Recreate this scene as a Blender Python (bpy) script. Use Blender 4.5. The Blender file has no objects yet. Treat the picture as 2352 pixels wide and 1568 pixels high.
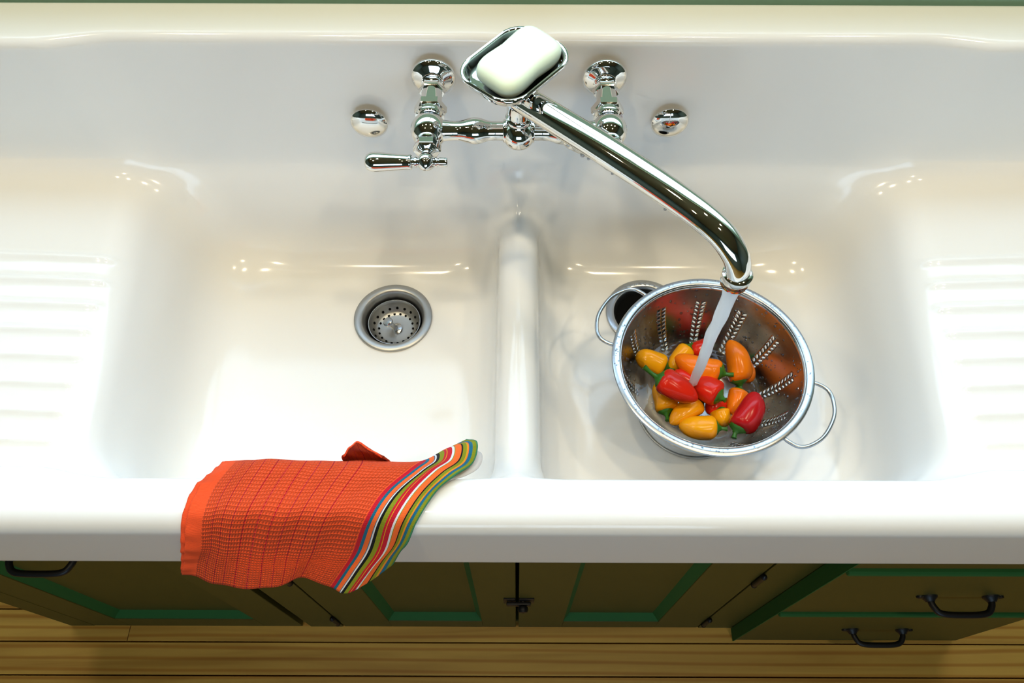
import bpy, bmesh, math, random
import numpy as np
from mathutils import Vector, Matrix

random.seed(7)
scene = bpy.context.scene
C = scene.collection

# ------------------------------------------------------------------ camera
cam_d = bpy.data.cameras.new('camera')
cam_d.sensor_width = 36.0
cam_d.lens = 36.0 * 1720 / 2352
cam_d.shift_x = -14 / 2352
cam_d.clip_start = 0.02
cam = bpy.data.objects.new('camera', cam_d)
C.objects.link(cam)
cam.location = (0, -0.715, 1.65)
cam.rotation_euler = (Matrix.Rotation(math.radians(30), 3, 'X') @ Matrix.Rotation(math.radians(.2), 3, 'Z')).to_euler()
scene.camera = cam

# ------------------------------------------------------------------ light
SKY = 4.2
world = bpy.data.worlds.new('overcast_sky')
scene.world = world
world.use_nodes = True
bg = world.node_tree.nodes['Background']
bg.inputs['Color'].default_value = (0.56, 0.77, 1.0, 1)
bg.inputs['Strength'].default_value = SKY

WIN = dict(x0=-1.15, x1=1.15, z0=1.24, z1=2.3)
pl = bpy.data.lights.new('window_portal', 'AREA')
pl.shape = 'RECTANGLE'
pl.size = WIN['x1'] - WIN['x0']
pl.size_y = WIN['z1'] - WIN['z0']
pl.cycles.is_portal = True
po = bpy.data.objects.new('window_portal', pl)
C.objects.link(po)
po.location = (0, 0.23, (WIN['z0'] + WIN['z1']) / 2)
po.rotation_euler = (math.radians(-90), 0, 0)

p2 = bpy.data.lights.new('window_portal', 'AREA')  # portal for the added fill window
p2.shape = 'RECTANGLE'; p2.size = 2.0; p2.size_y = 1.05
p2.cycles.is_portal = True
po2 = bpy.data.objects.new('window_portal', p2)
C.objects.link(po2)
po2.location = (0, -3.42, 1.65)
po2.rotation_euler = (math.radians(90), 0, 0)

LAMP = 215.0          # emission of the small warm ceiling lamps
cy = scene.cycles
cy.max_bounces = 5
cy.diffuse_bounces = 3
cy.glossy_bounces = 3
cy.transmission_bounces = 4
cy.transparent_max_bounces = 10
cy.use_adaptive_sampling = True
cy.adaptive_threshold = 0.08
cy.adaptive_min_samples = 16
cy.caustics_reflective = False
cy.caustics_refractive = False
cy.sample_clamp_indirect = 6.0
vs = scene.view_settings
scene.display_settings.display_device = 'sRGB'
vs.view_transform = 'Standard'
vs.look = 'None'
vs.exposure = 0.36
vs.gamma = 1.0
vs.use_curve_mapping = False

# ------------------------------------------------------------------ materials
def newmat(name):
    m = bpy.data.materials.new(name)
    m.use_nodes = True
    nt = m.node_tree
    return m, nt, nt.nodes['Principled BSDF']

def mat(name, col, rough=0.5, metal=0.0, ior=1.5, coat=0.0, bump=None, vary=None, sss=0.0, trans=0.0):
    m, nt, b = newmat(name)
    b.inputs['Base Color'].default_value = (*col, 1)
    b.inputs['Roughness'].default_value = rough
    b.inputs['Metallic'].default_value = metal
    b.inputs['IOR'].default_value = ior
    b.inputs['Coat Weight'].default_value = coat
    b.inputs['Coat Roughness'].default_value = 0.03
    b.inputs['Transmission Weight'].default_value = trans
    if sss:
        b.inputs['Subsurface Weight'].default_value = sss
        b.inputs['Subsurface Radius'].default_value = (0.01, 0.01, 0.006)
        b.inputs['Subsurface Scale'].default_value = 0.6
    tc = nt.nodes.new('ShaderNodeTexCoord')
    if bump:
        n = nt.nodes.new('ShaderNodeTexNoise')
        n.inputs['Scale'].default_value = bump[0]
        n.inputs['Detail'].default_value = 2
        bp = nt.nodes.new('ShaderNodeBump')
        bp.inputs['Strength'].default_value = bump[1]
        bp.inputs['Distance'].default_value = bump[2]
        nt.links.new(tc.outputs['Object'], n.inputs['Vector'])
        nt.links.new(n.outputs['Fac'], bp.inputs['Height'])
        nt.links.new(bp.outputs['Normal'], b.inputs['Normal'])
    if vary:
        n = nt.nodes.new('ShaderNodeTexNoise')
        n.inputs['Scale'].default_value = vary[0]
        n.inputs['Detail'].default_value = 3
        mx = nt.nodes.new('ShaderNodeMix')
        mx.data_type = 'RGBA'
        mx.inputs[6].default_value = (*col, 1)
        mx.inputs[7].default_value = (*vary[1], 1)
        nt.links.new(tc.outputs['Object'], n.inputs['Vector'])
        nt.links.new(n.outputs['Fac'], mx.inputs[0])
        nt.links.new(mx.outputs[2], b.inputs['Base Color'])
    return m

M = {}
M['enamel'] = mat('white_enamel', (0.845, 0.855, 0.845), 0.12, ior=1.45)
M['chrome'] = mat('polished_nickel', (0.80, 0.79, 0.76), 0.03, 1.0)
M['steel'] = mat('brushed_steel', (0.62, 0.60, 0.58), 0.22, 1.0, bump=(220, 0.05, 0.0005))
M['steel_pol'] = mat('steel_lip', (0.46, 0.49, 0.53), 0.26, 1.0)
M['drain'] = mat('drain_steel', (0.40, 0.41, 0.41), 0.38, 1.0)
M['dark_hole'] = mat('rubber_and_hole_dark', (0.003, 0.003, 0.003), 0.9, ior=1.2)  # black rubber; also stands for the shade inside drain and holes
M['soap'] = mat('soap', (0.74, 0.86, 0.66), 0.45, bump=(40, 0.15, 0.002))
M['sage'] = mat('sage_wall_paint', (0.30, 0.50, 0.40), 0.55, bump=(300, 0.05, 0.0005))
M['wall_far'] = mat('dark_green_wall_paint', (0.09, 0.13, 0.10), 0.55)
M['cab'] = mat('olive_cabinet_paint', (0.062, 0.058, 0.006), 0.5, vary=(9, (0.050, 0.052, 0.005)), bump=(120, 0.05, 0.0006))
M['cab_daylit'] = mat('daylit_cabinet_paint', (0.006, 0.105, 0.018), 0.75, vary=(9, (0.008, 0.10, 0.015)))  # same cabinet paint; cool daylight on its edges is put into the green
M['iron'] = mat('black_iron', (0.008, 0.008, 0.010), 0.45, 0.3, bump=(150, 0.1, 0.0006))
M['ceil'] = mat('ceiling_boards', (0.20, 0.16, 0.11), 0.6)
M['frame'] = mat('window_frame_paint', (0.75, 0.75, 0.72), 0.4)
M['added_ground'] = mat('added_ground', (0.10, 0.16, 0.06), 0.9, vary=(3, (0.07, 0.12, 0.04)))
M['stem'] = mat('pepper_stem', (0.018, 0.10, 0.008), 0.4, vary=(90, (0.04, 0.19, 0.012)))
M['hole'] = M['dark_hole']

def lampmat():
    m, nt, b = newmat('lamp_lens')
    b.inputs['Base Color'].default_value = (0.9, 0.85, 0.7, 1)
    b.inputs['Emission Color'].default_value = (1.0, 0.83, 0.56, 1)
    b.inputs['Emission Strength'].default_value = LAMP
    return m
M['lamp'] = lampmat()

def pepper_mat(name, col, col2):
    return mat(name, col, 0.2, ior=1.33, vary=(38, col2), bump=(60, 0.12, 0.002))
M['p_yellow'] = pepper_mat('yellow_pepper_skin', (0.88, 0.33, 0.004), (0.92, 0.42, 0.006))
M['p_orange'] = pepper_mat('orange_pepper_skin', (0.85, 0.15, 0.004), (0.88, 0.23, 0.006))
M['p_red'] = pepper_mat('red_pepper_skin', (0.62, 0.012, 0.006), (0.75, 0.03, 0.010))
M['p_dark'] = pepper_mat('dark_red_pepper_skin', (0.40, 0.006, 0.010), (0.52, 0.012, 0.014))

def glassy(name, col, rough, alpha_mix):
    """thin clear material: glossy skin over a see-through body, lets light through"""
    m = bpy.data.materials.new(name)
    m.use_nodes = True
    nt = m.node_tree
    nt.nodes.clear()
    out = nt.nodes.new('ShaderNodeOutputMaterial')
    mix = nt.nodes.new('ShaderNodeMixShader')
    tr = nt.nodes.new('ShaderNodeBsdfTransparent')
    tr.inputs['Color'].default_value = (*col, 1)
    gl = nt.nodes.new('ShaderNodeBsdfGlossy')
    gl.inputs['Roughness'].default_value = rough
    lw = nt.nodes.new('ShaderNodeLayerWeight')
    lw.inputs['Blend'].default_value = 0.5
    fr = nt.nodes.new('ShaderNodeMath')
    fr.operation = 'POWER'
    fr.inputs[1].default_value = 4.0
    nt.links.new(lw.outputs['Facing'], fr.inputs[0])
    ma = nt.nodes.new('ShaderNodeMath')
    ma.operation = 'MULTIPLY_ADD'
    ma.inputs[1].default_value = 0.9
    ma.inputs[2].default_value = alpha_mix
    nt.links.new(fr.outputs[0], ma.inputs[0])
    nt.links.new(ma.outputs[0], mix.inputs[0])
    nt.links.new(tr.outputs[0], mix.inputs[1])
    nt.links.new(gl.outputs[0], mix.inputs[2])
    nt.links.new(mix.outputs[0], out.inputs[0])
    return m
M['pane'] = glassy('window_glass', (0.97, 0.98, 0.98), 0.0, 0.0)
M['drop'] = glassy('water_drop', (0.70, 0.72, 0.74), 0.02, 0.18)
M['pool'] = glassy('shallow_water', (0.93, 0.95, 0.95), 0.03, 0.03)

def stream_mat():
    m, nt, b = newmat('aerated_water')
    b.inputs['Base Color'].default_value = (0.93, 0.95, 0.98, 1)
    b.inputs['Roughness'].default_value = 0.12
    b.inputs['IOR'].default_value = 1.33
    tl = nt.nodes.new('ShaderNodeBsdfTranslucent')
    tl.inputs['Color'].default_value = (1.0, 1.0, 1.0, 1)
    mix = nt.nodes.new('ShaderNodeMixShader')
    mix.inputs[0].default_value = 0.55
    nt.links.new(b.outputs[0], mix.inputs[1]); nt.links.new(tl.outputs[0], mix.inputs[2])
    nt.links.new(mix.outputs[0], nt.nodes['Material Output'].inputs[0])
    return m
M['stream'] = stream_mat()

def wood_mat():
    m, nt, b = newmat('pine_board')
    tc = nt.nodes.new('ShaderNodeTexCoord')
    oi = nt.nodes.new('ShaderNodeObjectInfo')
    off = nt.nodes.new('ShaderNodeVectorMath'); off.operation = 'ADD'
    sc_ = nt.nodes.new('ShaderNodeVectorMath'); sc_.operation = 'SCALE'
    cmb = nt.nodes.new('ShaderNodeCombineXYZ')
    for k in range(3):
        nt.links.new(oi.outputs['Random'], cmb.inputs[k])
    nt.links.new(cmb.outputs[0], sc_.inputs[0]); sc_.inputs['Scale'].default_value = 37.0
    nt.links.new(tc.outputs['Object'], off.inputs[0]); nt.links.new(sc_.outputs[0], off.inputs[1])
    mp = nt.nodes.new('ShaderNodeMapping')
    mp.inputs['Scale'].default_value = (1.6, 26, 26)
    nt.links.new(off.outputs[0], mp.inputs[0])
    n1 = nt.nodes.new('ShaderNodeTexNoise'); n1.inputs['Scale'].default_value = 1.0; n1.inputs['Detail'].default_value = 5; n1.inputs['Distortion'].default_value = 0.8
    nt.links.new(mp.outputs[0], n1.inputs['Vector'])
    w = nt.nodes.new('ShaderNodeTexWave'); w.wave_type = 'BANDS'; w.bands_direction = 'Y'
    w.inputs['Scale'].default_value = 0.55; w.inputs['Distortion'].default_value = 5.0; w.inputs['Detail'].default_value = 2; w.inputs['Detail Scale'].default_value = 0.7
    nt.links.new(mp.outputs[0], w.inputs['Vector'])
    r1 = nt.nodes.new('ShaderNodeValToRGB')
    r1.color_ramp.elements[0].position = 0.3; r1.color_ramp.elements[0].color = (0.46, 0.25, 0.045, 1)
    r1.color_ramp.elements[1].position = 0.75; r1.color_ramp.elements[1].color = (0.74, 0.47, 0.10, 1)
    nt.links.new(n1.outputs['Fac'], r1.inputs[0])
    r2 = nt.nodes.new('ShaderNodeValToRGB')
    r2.color_ramp.elements[0].position = 0.0; r2.color_ramp.elements[0].color = (0.62, 0.36, 0.12, 1)
    r2.color_ramp.elements[1].position = 0.35; r2.color_ramp.elements[1].color = (1, 1, 1, 1)
    nt.links.new(w.outputs['Fac'], r2.inputs[0])
    mx = nt.nodes.new('ShaderNodeMix'); mx.data_type = 'RGBA'; mx.blend_type = 'MULTIPLY'; mx.inputs[0].default_value = 0.6
    nt.links.new(r1.outputs[0], mx.inputs[6]); nt.links.new(r2.outputs[0], mx.inputs[7])
    # knots
    vo = nt.nodes.new('ShaderNodeTexVoronoi'); vo.inputs['Scale'].default_value = 1.0
    mp2 = nt.nodes.new('ShaderNodeMapping'); mp2.inputs['Scale'].default_value = (3.0, 7.0, 3.0)
    nt.links.new(off.outputs[0], mp2.inputs[0]); nt.links.new(mp2.outputs[0], vo.inputs['Vector'])
    r3 = nt.nodes.new('ShaderNodeValToRGB')
    r3.color_ramp.elements[0].position = 0.02; r3.color_ramp.elements[0].color = (0.12, 0.05, 0.02, 1)
    r3.color_ramp.elements[1].position = 0.06; r3.color_ramp.elements[1].color = (1, 1, 1, 1)
    nt.links.new(vo.outputs['Distance'], r3.inputs[0])
    mx2 = nt.nodes.new('ShaderNodeMix'); mx2.data_type = 'RGBA'; mx2.blend_type = 'MULTIPLY'; mx2.inputs[0].default_value = 0.9
    nt.links.new(mx.outputs[2], mx2.inputs[6]); nt.links.new(r3.outputs[0], mx2.inputs[7])
    nt.links.new(mx2.outputs[2], b.inputs['Base Color'])
    b.inputs['Roughness'].default_value = 0.42
    return m
M['wood'] = wood_mat()
M['gap'] = mat('floor_gap', (0.02, 0.012, 0.006), 0.9)

# ------------------------------------------------------------------ helpers
def tag(o, label=None, cat=None, group=None, kind=None):
    if label: o['label'] = label
    if cat: o['category'] = cat
    if group: o['group'] = group
    if kind: o['kind'] = kind
    return o

def parent_to(o, p):
    if p is None: return
    o.parent = p
    chain = Vector((0, 0, 0)); q = p
    # parents are only ever translated, so the inverse is a translation too
    while q is not None:
        if q.type == 'EMPTY': chain += q.location
        q = q.parent
    o.matrix_parent_inverse = Matrix.Translation(-chain) if p.type == 'EMPTY' else Matrix.Identity(4)

def mesh_obj(name, verts, faces, material, parent=None, smooth=True, angle=None, matidx=None):
    me = bpy.data.meshes.new(name)
    me.from_pydata([tuple(v) for v in verts], [], [tuple(f) for f in faces])
    mats = material if isinstance(material, (list, tuple)) else [material]
    for m_ in mats: me.materials.append(m_)
    if matidx is not None:
        me.polygons.foreach_set('material_index', matidx)
    bm = bmesh.new(); bm.from_mesh(me)
    bmesh.ops.recalc_face_normals(bm, faces=bm.faces)
    bm.to_mesh(me); bm.free()
    if smooth:
        me.polygons.foreach_set('use_smooth', [True] * len(me.polygons))
        if angle: me.set_sharp_from_angle(angle=math.radians(angle))
    me.update()
    o = bpy.data.objects.new(name, me)
    C.objects.link(o)
    parent_to(o, parent)
    return o

def empty(name, loc):
    o = bpy.data.objects.new(name, None)
    o.location = loc
    o.empty_display_size = 0.05
    C.objects.link(o)
    return o

class G:
    """collects shapes for one mesh"""
    def __init__(s): s.v = []; s.f = []
    def add(s, v, f):
        k = len(s.v); s.v += [tuple(p) for p in v]; s.f += [tuple(i + k for i in q) for q in f]
        return s
    def box(s, a, b, bev=0.0):
        bm = bmesh.new()
        bmesh.ops.create_cube(bm, size=1)
        c = [(a[i] + b[i]) / 2 for i in range(3)]; d = [abs(b[i] - a[i]) for i in range(3)]
        for v in bm.verts: v.co = Vector((v.co.x * d[0] + c[0], v.co.y * d[1] + c[1], v.co.z * d[2] + c[2]))
        if bev: bmesh.ops.bevel(bm, geom=list(bm.edges), offset=bev, segments=2, affect='EDGES', profile=0.5)
        bm.verts.index_update()
        s.add([v.co[:] for v in bm.verts], [[v.index for v in f.verts] for f in bm.faces]); bm.free()
        return s
    def lathe(s, prof, org, axis, n=32, cap=True, hexes=None):
        """prof: (distance along axis, radius); hexes: indices of profile points that are six-sided"""
        ax = Vector(axis).normalized()
        t = Vector((0, 0, 1)) if abs(ax.z) < .9 else Vector((1, 0, 0))
        u = ax.cross(t).normalized(); w = ax.cross(u)
        V = []; o = Vector(org)
        for i, (d, r) in enumerate(prof):
            for k in range(n):
                a = 2 * math.pi * k / n
                rr = r
                if hexes and i in hexes:
                    m_ = (a % (math.pi / 3)) - math.pi / 6
                    rr = r * math.cos(math.pi / 6) / math.cos(m_)
                V.append(o + ax * d + (u * math.cos(a) + w * math.sin(a)) * rr)
        F = []
        for i in range(len(prof) - 1):
            for k in range(n):
                F.append((i * n + k, i * n + (k + 1) % n, (i + 1) * n + (k + 1) % n, (i + 1) * n + k))
        if cap:
            F.append(tuple(range(n))[::-1]); F.append(tuple((len(prof) - 1) * n + k for k in range(n)))
        return s.add(V, F)
    def tube(s, pts, rad, n=16, closed=False, flat=1.0, cap=True):
        P = [Vector(p) for p in pts]; m_ = len(P)
        if not hasattr(rad, '__len__'): rad = [rad] * m_
        T = []
        for i in range(m_):
            a = P[i - 1] if (i > 0 or closed) else P[i]; b = P[(i + 1) % m_] if (i < m_ - 1 or closed) else P[i]
            T.append((b - a).normalized())
        t0 = T[0]; ref = Vector((0, 0, 1)) if abs(t0.z) < .9 else Vector((1, 0, 0))
        u = t0.cross(ref).normalized(); V = []
        for i in range(m_):
            u = (u - T[i] * u.dot(T[i])).normalized(); w = T[i].cross(u)
            for k in range(n):
                a = 2 * math.pi * k / n
                V.append(P[i] + (u * math.cos(a) + w * math.sin(a) * flat) * rad[i])
        F = []
        for i in range(m_ if closed else m_ - 1):
            j = (i + 1) % m_
            for k in range(n):
                F.append((i * n + k, i * n + (k + 1) % n, j * n + (k + 1) % n, j * n + k))
        if cap and not closed:
            F.append(tuple(range(n))[::-1]); F.append(tuple((m_ - 1) * n + k for k in range(n)))
        return s.add(V, F)
    def build(s, name, material, parent=None, smooth=True, angle=40):
        return mesh_obj(name, s.v, s.f, material, parent, smooth, angle)

def spline(pts, per=6):
    """Catmull-Rom through points (any tuple length)"""
    P = [np.array(p, float) for p in pts]
    P = [2 * P[0] - P[1]] + P + [2 * P[-1] - P[-2]]
    out = []
    for i in range(1, len(P) - 2):
        for k in range(per):
            t = k / per
            a, b, c, d = P[i - 1:i + 3]
            out.append(.5 * ((2 * b) + (-a + c) * t + (2 * a - 5 * b + 4 * c - d) * t * t + (-a + 3 * b - 3 * c + d) * t ** 3))
    out.append(P[-2])
    return out

# ------------------------------------------------------------------ room shell
RX, RY, RZ = 2.3, -3.3, 2.6
def struct(name, g, m, **k):
    return tag(g.build(name, m, **k), kind='structure')

floor = struct('floor', G().box((-RX, RY, -0.06), (RX, 0.3, -0.022)), M['gap'])
PW = 0.0636
y = -0.4806 + PW * 12
row = 0
mesh_cache = {}
while y > RY:
    y2 = max(y - PW, RY)
    rs = random.Random(row)
    joint = -0.806 if abs(y - (-0.4806 + PW)) < .01 else rs.choice([rs.uniform(-2, -1.1), rs.uniform(1.1, 2)])
    for a, b in ((-RX, joint - .0008), (joint + .0008, RX)):
        g = G().box((a, y2 + .0013, -0.022), (b, y - .0013, 0.0), 0.0007)
        o = g.build('plank', M['wood'], floor, smooth=False)
    y -= PW; row += 1

struct('wall_left', G().box((-RX - .1, RY, 0), (-RX, 0.3, RZ)), M['wall_far'])
struct('wall_right', G().box((RX, RY, 0), (RX + .1, 0.3, RZ)), M['wall_far'])
W2 = (-1.0, 1.0, 1.15, 2.2)  # unseen window behind the camera, added for cool fill light
g = G().box((-RX, RY - .1, 0), (W2[0], RY, RZ)).box((W2[1], RY - .1, 0), (RX, RY, RZ)).box((W2[0], RY - .1, 0), (W2[1], RY, W2[2])).box((W2[0], RY - .1, W2[3]), (W2[1], RY, RZ))
struct('wall_front', g, M['wall_far'])
w2 = tag(empty('added_fill_window', (0, RY - .05, W2[2])), kind='structure')
g = G()
for a, b in ((W2[0], W2[0] + .06), (-.03, .03), (W2[1] - .06, W2[1])): g.box((a, RY - .07, W2[2]), (b, RY - .03, W2[3]))
g.box((W2[0], RY - .07, W2[2]), (W2[1], RY - .03, W2[2] + .06)).box((W2[0], RY - .07, W2[3] - .06), (W2[1], RY - .03, W2[3]))
g.build('window_frame', M['frame'], w2, smooth=False)
for a, b in ((W2[0] + .06, -.03), (.03, W2[1] - .06)):
    mesh_obj('pane', [(a, RY - .05, W2[2] + .06), (b, RY - .05, W2[2] + .06), (b, RY - .05, W2[3] - .06), (a, RY - .05, W2[3] - .06)], [(0, 1, 2, 3)], M['pane'], w2, False)
struct('ceiling', G().box((-RX - .1, RY - .1, RZ), (RX + .1, 0.3, RZ + .1)), M['ceil'])
WY0, WY1 = 0.084, 0.26
g = G()
g.box((-RX, WY0, 0), (WIN['x0'], WY1, RZ)).box((WIN['x1'], WY0, 0), (RX, WY1, RZ))
g.box((WIN['x0'], WY0, 0), (WIN['x1'], WY1, WIN['z0'])).box((WIN['x0'], WY0, WIN['z1']), (WIN['x1'], WY1, RZ))
struct('wall_back', g, M['sage'])
win = empty('window_1', (0, 0.2, WIN['z0']))
tag(win, kind='structure')
g = G()
x0, x1, z0, z1 = WIN['x0'], WIN['x1'], WIN['z0'], WIN['z1']
g.box((x0, .16, z0), (x0 + .05, .21, z1)).box((x1 - .05, .16, z0), (x1, .21, z1)).box((x0, .16, z0), (x1, .21, z0 + .05)).box((x0, .16, z1 - .05), (x1, .21, z1))
g.build('window_frame', M['frame'], win, smooth=False)
for s in (-1, 1):
    G().box((.02 * s - .015 + (s * .0), .165, z0 + .05), (.02 * s + .015, .205, z1 - .05)).build('mullion', M['frame'], win, smooth=False) if s == -1 else None
    a, b = (x0 + .05, -.035) if s < 0 else (-.005, x1 - .05)
    mesh_obj('pane', [(a, .185, z0 + .05), (b, .185, z0 + .05), (b, .185, z1 - .05), (a, .185, z1 - .05)], [(0, 1, 2, 3)], M['pane'], win, False)
tag(G().box((-8, .3, -.5), (8, 14, -.45)).build('added_ground', M['added_ground'], smooth=False), kind='structure')  # unseen ground, added to keep sky light from coming up from below
tag(G().box((-8, -14, -.5), (8, RY - .15, -.45)).build('added_ground', M['added_ground'], smooth=False), kind='structure')  # the same added ground beyond the fill window

LAMPS = [(-1.0, -.36), (-.34, -.32), (.34, -.32), (1.0, -.36), (-.6, -.95), (.6, -.95)]
for i, (lx, ly) in enumerate(LAMPS):
    e = empty('ceiling_light', (lx, ly, RZ))
    tag(e, 'small round warm recessed lamp in the kitchen ceiling', 'lamp', 'recessed lamps in the ceiling')
    G().lathe([(0, .062), (.006, .062), (.008, .058), (.008, .046), (0.002, .044)], (lx, ly, RZ), (0, 0, -1), 24, cap=False).build('trim_ring', M['frame'], e)
    G().lathe([(.003, .0), (.003, .044)], (lx, ly, RZ), (0, 0, -1), 24, cap=False).build('lens', M['lamp'], e)

# ------------------------------------------------------------------ sink: one enamelled casting, polygonised from a distance field
def smin(a, b, k):
    h = np.maximum(k - np.abs(a - b), 0) / k
    return np.minimum(a, b) - h * h * k * .25
def smax(a, b, k): return -smin(-a, -b, k)
def rbox(x, y, z, c, h, r):
    qx = np.abs(x - c[0]) - (h[0] - r); qy = np.abs(y - c[1]) - (h[1] - r); qz = np.abs(z - c[2]) - (h[2] - r)
    return np.sqrt(np.maximum(qx, 0) ** 2 + np.maximum(qy, 0) ** 2 + np.maximum(qz, 0) ** 2) + np.minimum(np.maximum(np.maximum(qx, qy), qz), 0) - r
DRAINS = [(-0.184, -0.134), (0.187, -0.124)]
BOT, DIV, DB, RIM = 0.711, 0.828, 0.876, 0.910
FRONT, INNER = -0.505, -0.437
def sink_sdf(x, y, z):
    ax = np.abs(x)
    # outer body
    apron = rbox(x, y, z, (0, (FRONT + .075) / 2, (.761 + RIM) / 2), (.905, (.075 - FRONT) / 2, (RIM - .761) / 2), .021)
    under = rbox(x, y, z, (0, -.225, .74), (.50, .25, .055), .03)
    back = rbox(x, y, z, (0, .0325, .95), (.905, .0425, .135), .008)
    outer = smin(np.minimum(apron, under), back, .004)
    # ribs on the drainboards
    yr = (y + .1500) / .0355
    k = np.clip(np.round(yr), -7, 0)
    d = (yr - k) * .0355
    lim = .506 + .0 * y
    fade = np.clip((ax - lim) / .012, 0, 1) * np.clip((.80 - ax) / .012, 0, 1)
    rib = .0036 * np.exp(-(d / .0050) ** 2) * fade * fade * (3 - 2 * fade)
    zd = DB + .022 * np.clip((ax - .46) / .4, 0, 1) + rib
    wall_b = y
    wall_f = INNER - y
    top = smax(zd - z, wall_b, .042)
    top = smax(top, wall_f, .03)
    top = smax(top, ax - .87, .03)
    t = (z - BOT) / .17
    xs = .440 + np.clip(t, -.2, 1.3) * (.028 + .034 * np.clip((y + .45) / .35, 0, 1.2))
    side = ax - xs
    bb = y + .026 * np.clip((.88 - z) / .17, 0, 1)
    def bowl(floor, extra=None):
        r = smax(side, bb, .085)
        r = smax(r, wall_f + .004, .06)
        if extra is not None: r = smax(r, extra, .05)
        return smax(r, floor - z, .062)
    dmin = np.minimum(np.hypot(x - DRAINS[0][0], y - DRAINS[0][1]), np.hypot(x - DRAINS[1][0], y - DRAINS[1][1]))
    bfl = BOT + .002 * np.clip((dmin - .06) / .25, 0, 1)
    divw = .0245 + .010 * np.clip((DIV - z) / .11, -.2, 1)
    deep = bowl(bfl, divw - ax)
    r = smax(side, bb, .085)
    r = smax(r, wall_f, .07)
    mid = smax(r, DIV - z, .075)
    air = smin(deep, mid, .034)
    air = smin(air, top, .030)
    s = smax(outer, -air, .014)
    hole = np.maximum(dmin - .0465, z - .74)
    return np.maximum(s, -hole)

def polygonise(f, lo, hi, h):
    ax = [np.arange(lo[i], hi[i] + h, h, dtype=np.float32) for i in range(3)]
    X, Y, Z = np.meshgrid(*ax, indexing='ij', sparse=True)
    val = f(X, Y, Z).astype(np.float32)
    ins = val < 0
    n = val.shape
    cell = np.zeros((n[0] - 1, n[1] - 1, n[2] - 1), np.uint8)
    for i in (0, 1):
        for j in (0, 1):
            for k in (0, 1):
                cell += ins[i:n[0] - 1 + i, j:n[1] - 1 + j, k:n[2] - 1 + k]
    act = (cell > 0) & (cell < 8)
    idx = -np.ones(cell.shape, np.int64)
    ijk = np.argwhere(act)
    idx[act] = np.arange(len(ijk))
    pos = np.array(lo, np.float32) + (ijk + .5) * h
    acc = np.zeros((len(ijk), 3)); cnt = np.zeros(len(ijk))
    I, J, K = ijk.T
    for a in range(3):
        for p in (0, 1):
            for q in (0, 1):
                o0 = [0, 0, 0]; b, c = [t for t in range(3) if t != a]
                o0[b] = p; o0[c] = q
                o1 = list(o0); o1[a] = 1
                v0 = val[I + o0[0], J + o0[1], K + o0[2]]; v1 = val[I + o1[0], J + o1[1], K + o1[2]]
                cr = (v0 < 0) != (v1 < 0)
                t = np.where(cr, v0 / np.where(cr, v0 - v1, 1), 0)
                P = np.stack([I + o0[0], J + o0[1], K + o0[2]], 1).astype(float)
                P[:, a] += t
                acc[cr] += P[cr]; cnt[cr] += 1
    pos = np.array(lo) + acc / cnt[:, None] * h
    quads = []
    for a in range(3):
        b, c = (a + 1) % 3, (a + 2) % 3
        sl0 = [slice(None)] * 3; sl1 = [slice(None)] * 3
        sl0[a] = slice(0, -1); sl1[a] = slice(1, None)
        cr = ins[tuple(sl0)] != ins[tuple(sl1)]
        E = np.argwhere(cr)
        ok = (E[:, b] > 0) & (E[:, c] > 0) & (E[:, b] < n[b] - 1) & (E[:, c] < n[c] - 1)
        E = E[ok]
        qs = []
        for db, dc in ((-1, -1), (0, -1), (0, 0), (-1, 0)):
            q = E.copy(); q[:, b] += db; q[:, c] += dc
            qs.append(idx[q[:, 0], q[:, 1], q[:, 2]])
        Q = np.stack(qs, 1)
        flip = ~ins[E[:, 0], E[:, 1], E[:, 2]]
        Q[flip] = Q[flip][:, ::-1]
        quads.append(Q)
    return pos, np.concatenate(quads)

def project(f, P, it=4, e=4e-4, mx=.004):
    P = P.astype(np.float64)
    for _ in range(it):
        v = f(P[:, 0], P[:, 1], P[:, 2])
        g = np.stack([(f(P[:, 0] + e * (k == 0), P[:, 1] + e * (k == 1), P[:, 2] + e * (k == 2)) - f(P[:, 0] - e * (k == 0), P[:, 1] - e * (k == 1), P[:, 2] - e * (k == 2))) / (2 * e) for k in range(3)], 1)
        st = g * (v / np.maximum((g * g).sum(1), .2))[:, None]
        L = np.linalg.norm(st, axis=1)
        P -= st * np.minimum(1, mx / np.maximum(L, 1e-9))[:, None]
    return P

def quad_split(P, Q):
    e = np.concatenate([Q[:, [0, 1]], Q[:, [1, 2]], Q[:, [2, 3]], Q[:, [3, 0]]])
    es = np.sort(e, 1)
    u, inv = np.unique(es, axis=0, return_inverse=True)
    inv = inv.reshape(-1)
    n = len(P); m_ = len(Q)
    P2 = np.concatenate([P, P[u].mean(1), P[Q].mean(1)])
    E = [n + inv[i * m_:(i + 1) * m_] for i in range(4)]
    Cc = n + len(u) + np.arange(m_)
    Q2 = np.concatenate([np.stack([Q[:, i], E[i], Cc, E[i - 1]], 1) for i in range(4)])
    return P2, Q2

P, Q = polygonise(sink_sdf, (-.925, -.525, .675), (.925, .095, 1.105), .006)
P = project(sink_sdf, P)
P, Q = quad_split(P, Q)
P = project(sink_sdf, P, 3)
me = bpy.data.meshes.new('basin')
me.vertices.add(len(P)); me.vertices.foreach_set('co', P.astype(np.float32).ravel())
me.loops.add(len(Q) * 4); me.loops.foreach_set('vertex_index', Q.astype(np.int32).ravel())
me.polygons.add(len(Q)); me.polygons.foreach_set('loop_start', np.arange(0, len(Q) * 4, 4, dtype=np.int32))
me.polygons.foreach_set('use_smooth', np.ones(len(Q), bool))
me.materials.append(M['enamel'])
me.update(calc_edges=True); me.validate()

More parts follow.
